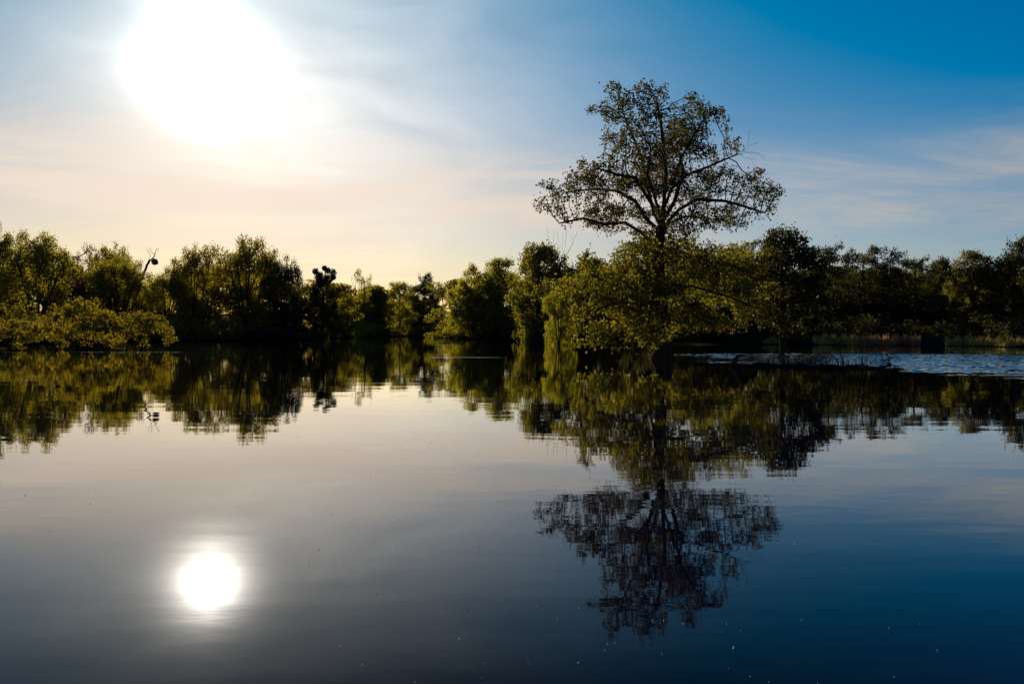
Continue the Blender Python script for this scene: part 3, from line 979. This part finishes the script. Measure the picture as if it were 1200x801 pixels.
# reeds
def reeds(name, px0, px1, hmin, hmax, n, m, seed, label):
    rg = np.random.default_rng(seed)
    px = px0 + (px1 - px0) * rg.random(n)
    az = np.arctan((px - 600) / F)
    r = shore_dist(az) - 0.6 + rg.random(n) * 2.2
    b = np.stack([np.sin(az) * r, np.cos(az) * r, np.full(n, -0.1)], 1)
    h = (hmin + (hmax - hmin) * rg.random(n)) * (0.75 + 0.35 * np.sin(px * 0.31) * np.sin(px * 0.83 + 1))
    lean = rg.normal(size=(n, 3)) * 0.16; lean[:, 2] = 1
    th = rg.random(n) * PI; wv = np.stack([np.cos(th), np.sin(th), np.zeros(n)], 1) * 0.045
    midp = b + lean * h[:, None] * 0.6
    tip = b + lean * h[:, None] + rg.normal(size=(n, 3)) * 0.10
    v = np.stack([b - wv, b + wv, midp + wv, midp - wv, tip], 1).reshape(-1, 3)
    i = np.arange(n)[:, None] * 5
    me = mesh_from(name, v, np.concatenate([i, i + 1, i + 2, i + 3], 1), np.concatenate([i + 3, i + 2, i + 4], 1))
    tag(link(name, me, None, m), label, 'reeds', 'reeds along the right bank', 'stuff')


reeds('reeds', 896, 912, 0.6, 1.4, 700, M_REED, 1, 'short pale reeds between the trunks of the two flooded oaks')
reeds('reeds', 955, 1006, 0.8, 1.6, 2400, M_REED, 2, 'yellow green reeds right of the smaller flooded oak')
reeds('reeds', 1000, 1078, 0.8, 1.6, 3200, M_DRYREED, 3, 'reddish brown dry reeds at the middle of the right bank')
reeds('reeds', 1108, 1260, 0.5, 1.5, 3200, M_REED, 4, 'golden reeds at the right edge of the picture')

# ------------------------------------------------------------------ mud bar with drift wood in front of the ruffled water
rg = np.random.default_rng(31)
V, Q = [], []
nx, ny = 90, 9
for i in range(nx + 1):
    u = i / nx
    px = 798 + 250 * u
    d0 = 45.0 - 5.2 * u + 0.5 * math.sin(u * 17)
    half = (1.1 + 0.35 * math.sin(u * 23 + 1)) * min(1, 4 * u + 0.05, 6 * (1 - u) + 0.05)
    for j in range(ny + 1):
        s_ = 2 * j / ny - 1
        z = (0.15 + 0.045 * math.sin(u * 41 + j) + 0.03 * math.sin(u * 97 + 2 * j)) * (1 - s_ * s_) * min(1, 5 * u, 7 * (1 - u)) - 0.05 * abs(s_) - 0.02
        x, y, _ = at(px, d0 + half * s_)
        V.append((x, y, z))
for i in range(nx):
    for j in range(ny):
        a = i * (ny + 1) + j
        Q.append((a, a + ny + 1, a + ny + 2, a + 1))
tag(link('mud_bank', mesh_from('mud_bank', V, Q, None, True), None, M_MUD), kind='structure')


def stick(name, pts, r0, r1, label, cat, extra=(), grp=None):
    """a piece of wood as one bent tapered mesh; pts are (px, py, d)"""
    base_px, base_py, base_d = pts[0]
    bx, by, _ = at(base_px, base_d)
    pos, par = [], []
    def cv(q):
        x, y, _ = at(q[0], q[2]); return (x - bx, y - by, hgt(q[1], q[2]))
    polyline([cv(q) for q in pts], 0.09, -1, pos, par)
    n0 = len(pos)
    rad = list(np.linspace(r0, r1, n0))
    for frac, pl, ra, rb in extra:
        k = int(frac * (n0 - 1)); s0 = len(pos)
        polyline([cv(q) for q in pl], 0.07, k, pos, par)
        rad += list(np.linspace(ra, rb, len(pos) - s0))
    pos = np.array(pos); pos[1:] += rg.normal(size=(len(pos) - 1, 3)) * min(r1, 0.010)
    o = link(name, tube_mesh(name, pos, np.array(par), np.array(rad)), None, M_BARK, (bx, by, 0))
    return tag(o, label, cat, grp)


DD = 43.2
stick('driftwood_stump', [(853, 434, DD), (858, 428, DD), (861, 424, DD), (863, 419.5, DD), (866, 417, DD), (870, 416, DD), (874, 417, DD)], 0.22, 0.03,
      'dark driftwood stump with a bent neck-like branch on the mud bar', 'driftwood',
      [(0.62, [(863, 416, DD), (863, 414.5, DD)], 0.03, 0.012), (0.15, [(866, 430, DD), (878, 431, DD + .2)], 0.13, 0.05), (0.15, [(850, 430, DD), (843, 433, DD)], 0.12, 0.05)])
stick('leaning_stick', [(840, 427, 44.5), (834, 421, 44.6), (824, 410, 44.8)], 0.03, 0.018, 'straight dark stick leaning out of the water left of the driftwood stump', 'stick')
stick('arched_branch', [(988, 431, 41.2), (987, 420, 41.2), (982, 405, 41.2), (975, 397, 41.2), (966, 394, 41.3), (957, 397, 41.4)], 0.026, 0.009,
      'tall thin branch arching above the mud bar', 'branch', [(0.35, [(984, 402, 41.2), (989, 398, 41.1)], 0.012, 0.006)])
stick('arched_branch', [(983, 431, 41.4), (981, 422, 41.4), (975, 416, 41.4), (966, 413.5, 41.4), (956, 415, 41.4), (948, 419, 41.4)], 0.024, 0.009,
      'low thin branch arching over the grass of the mud bar', 'branch')
stick('fallen_log', [(1006, 431.5, 40.6), (1025, 431, 40.5), (1038, 429.5, 40.4), (1045, 426, 40.3)], 0.10, 0.05, 'knobbly fallen log at the right end of the mud bar', 'log',
      [(0.7, [(1038, 423, 40.4), (1040, 419, 40.3)], 0.02, 0.01), (0.5, [(1020, 424, 40.5), (1019, 418, 40.5)], 0.018, 0.008), (0.9, [(1054, 429, 40.2), (1059, 428, 40.2)], 0.03, 0.012)])


def tuft(px, d, n, hm, label):
    x, y, _ = at(px, d)
    rg = np.random.default_rng(int(px * 7))
    b = np.stack([rg.normal(size=n) * 0.26, rg.normal(size=n) * 0.18, np.full(n, -0.05)], 1)
    h = 1.25 * hm * (0.35 + 0.75 * rg.random(n))
    lean = np.stack([rg.normal(size=n) * 0.20, rg.normal(size=n) * 0.20, np.ones(n)], 1)
    V, Q, T = [np.array([0, 0, -0.12])], [], []
    for k in range(n):
        p0 = b[k]; p1 = b[k] + lean[k] * h[k] * 0.55; p2 = b[k] + lean[k] * h[k] + np.array([rg.normal() * 0.10, rg.normal() * 0.06, -0.04 * rg.random()])
        s = len(V)
        for q, r in ((p0, 0.019), (p1, 0.015)):
            for a in (0, 2.09, 4.19):
                V.append(q + np.array([math.cos(a) * r, math.sin(a) * r, 0]))
        V.append(p2)
        for e in range(3):
            Q.append((s + e, s + (e + 1) % 3, s + 3 + (e + 1) % 3, s + 3 + e)); T.append((s + 3 + e, s + 3 + (e + 1) % 3, s + 6))
        T.append((0, s, s + 1))
    tag(link('grass_tuft', mesh_from('grass_tuft', np.array(V), Q, T), None, M_STALK, (x, y, 0.0)), label, 'grass tuft', 'dry grass tufts on the mud bar')


for px, d, n, hm, lab in ((892, 42.9, 10, 0.55, 'sparse grass tuft nearest the driftwood stump'), (908, 42.6, 14, 0.75, 'thin grass tuft between the stump and the trunk of the smaller oak'),
                          (926, 42.4, 12, 0.8, 'tall straight grass tuft, third from the driftwood stump'), (944, 42.1, 12, 0.6, 'short grass tuft left of the branch tips'),
                          (961, 41.9, 18, 0.8, 'dense dry grass tuft under the low arching branch'), (979, 41.5, 22, 0.7, 'dense grass tuft at the foot of the two arching branches'),
                          (996, 41.3, 12, 0.55, 'low grass tuft just right of the arching branches'), (1012, 41.1, 12, 0.75, 'grass tuft behind the left end of the fallen log'),
                          (1034, 40.8, 16, 0.85, 'tall grass tuft behind the right end of the fallen log')):
    tuft(px, d, n, hm, lab)

# pale floating specks, added to make the water sparkle: far too many to count
rg = np.random.default_rng(404)
n = 300
dist = 3.6 * (9.0 ** rg.random(n)); az = rg.normal(size=n) * 0.30 - 0.02
az[np.abs(az - SUN_AZ) < 0.10] += 0.24
cx, cy = np.sin(az) * dist, np.cos(az) * dist
rr = (0.0018 + 0.0035 * rg.random(n) ** 2) * (0.6 + dist / 9.0)
V, T = [], []
for k in range(n):
    b = len(V); ph = rg.random() * 6.28; ti = rg.normal() * 0.004
    V.append((cx[k], cy[k], 0.006 + abs(ti)))
    for q in range(5):
        a = ph + q * 2 * PI / 5
        V.append((cx[k] + math.cos(a) * rr[k] * (0.7 + 0.6 * rg.random()), cy[k] + math.sin(a) * rr[k], 0.003 + ti * math.cos(a)))
    for q in range(5):
        T.append((b, b + 1 + q, b + 1 + (q + 1) % 5))
M_SPECK = leaf_mat('sparkle_speck', (0.8, 0.78, 0.72), (0.8, 0.76, 0.66), (0.8, 0.74, 0.6), 0.35)
tag(link('sparkle_specks', mesh_from('sparkle_specks', np.array(V), None, T), None, M_SPECK), 'pale specks floating on the still water, added for sparkle', 'floating seeds', None, 'stuff')
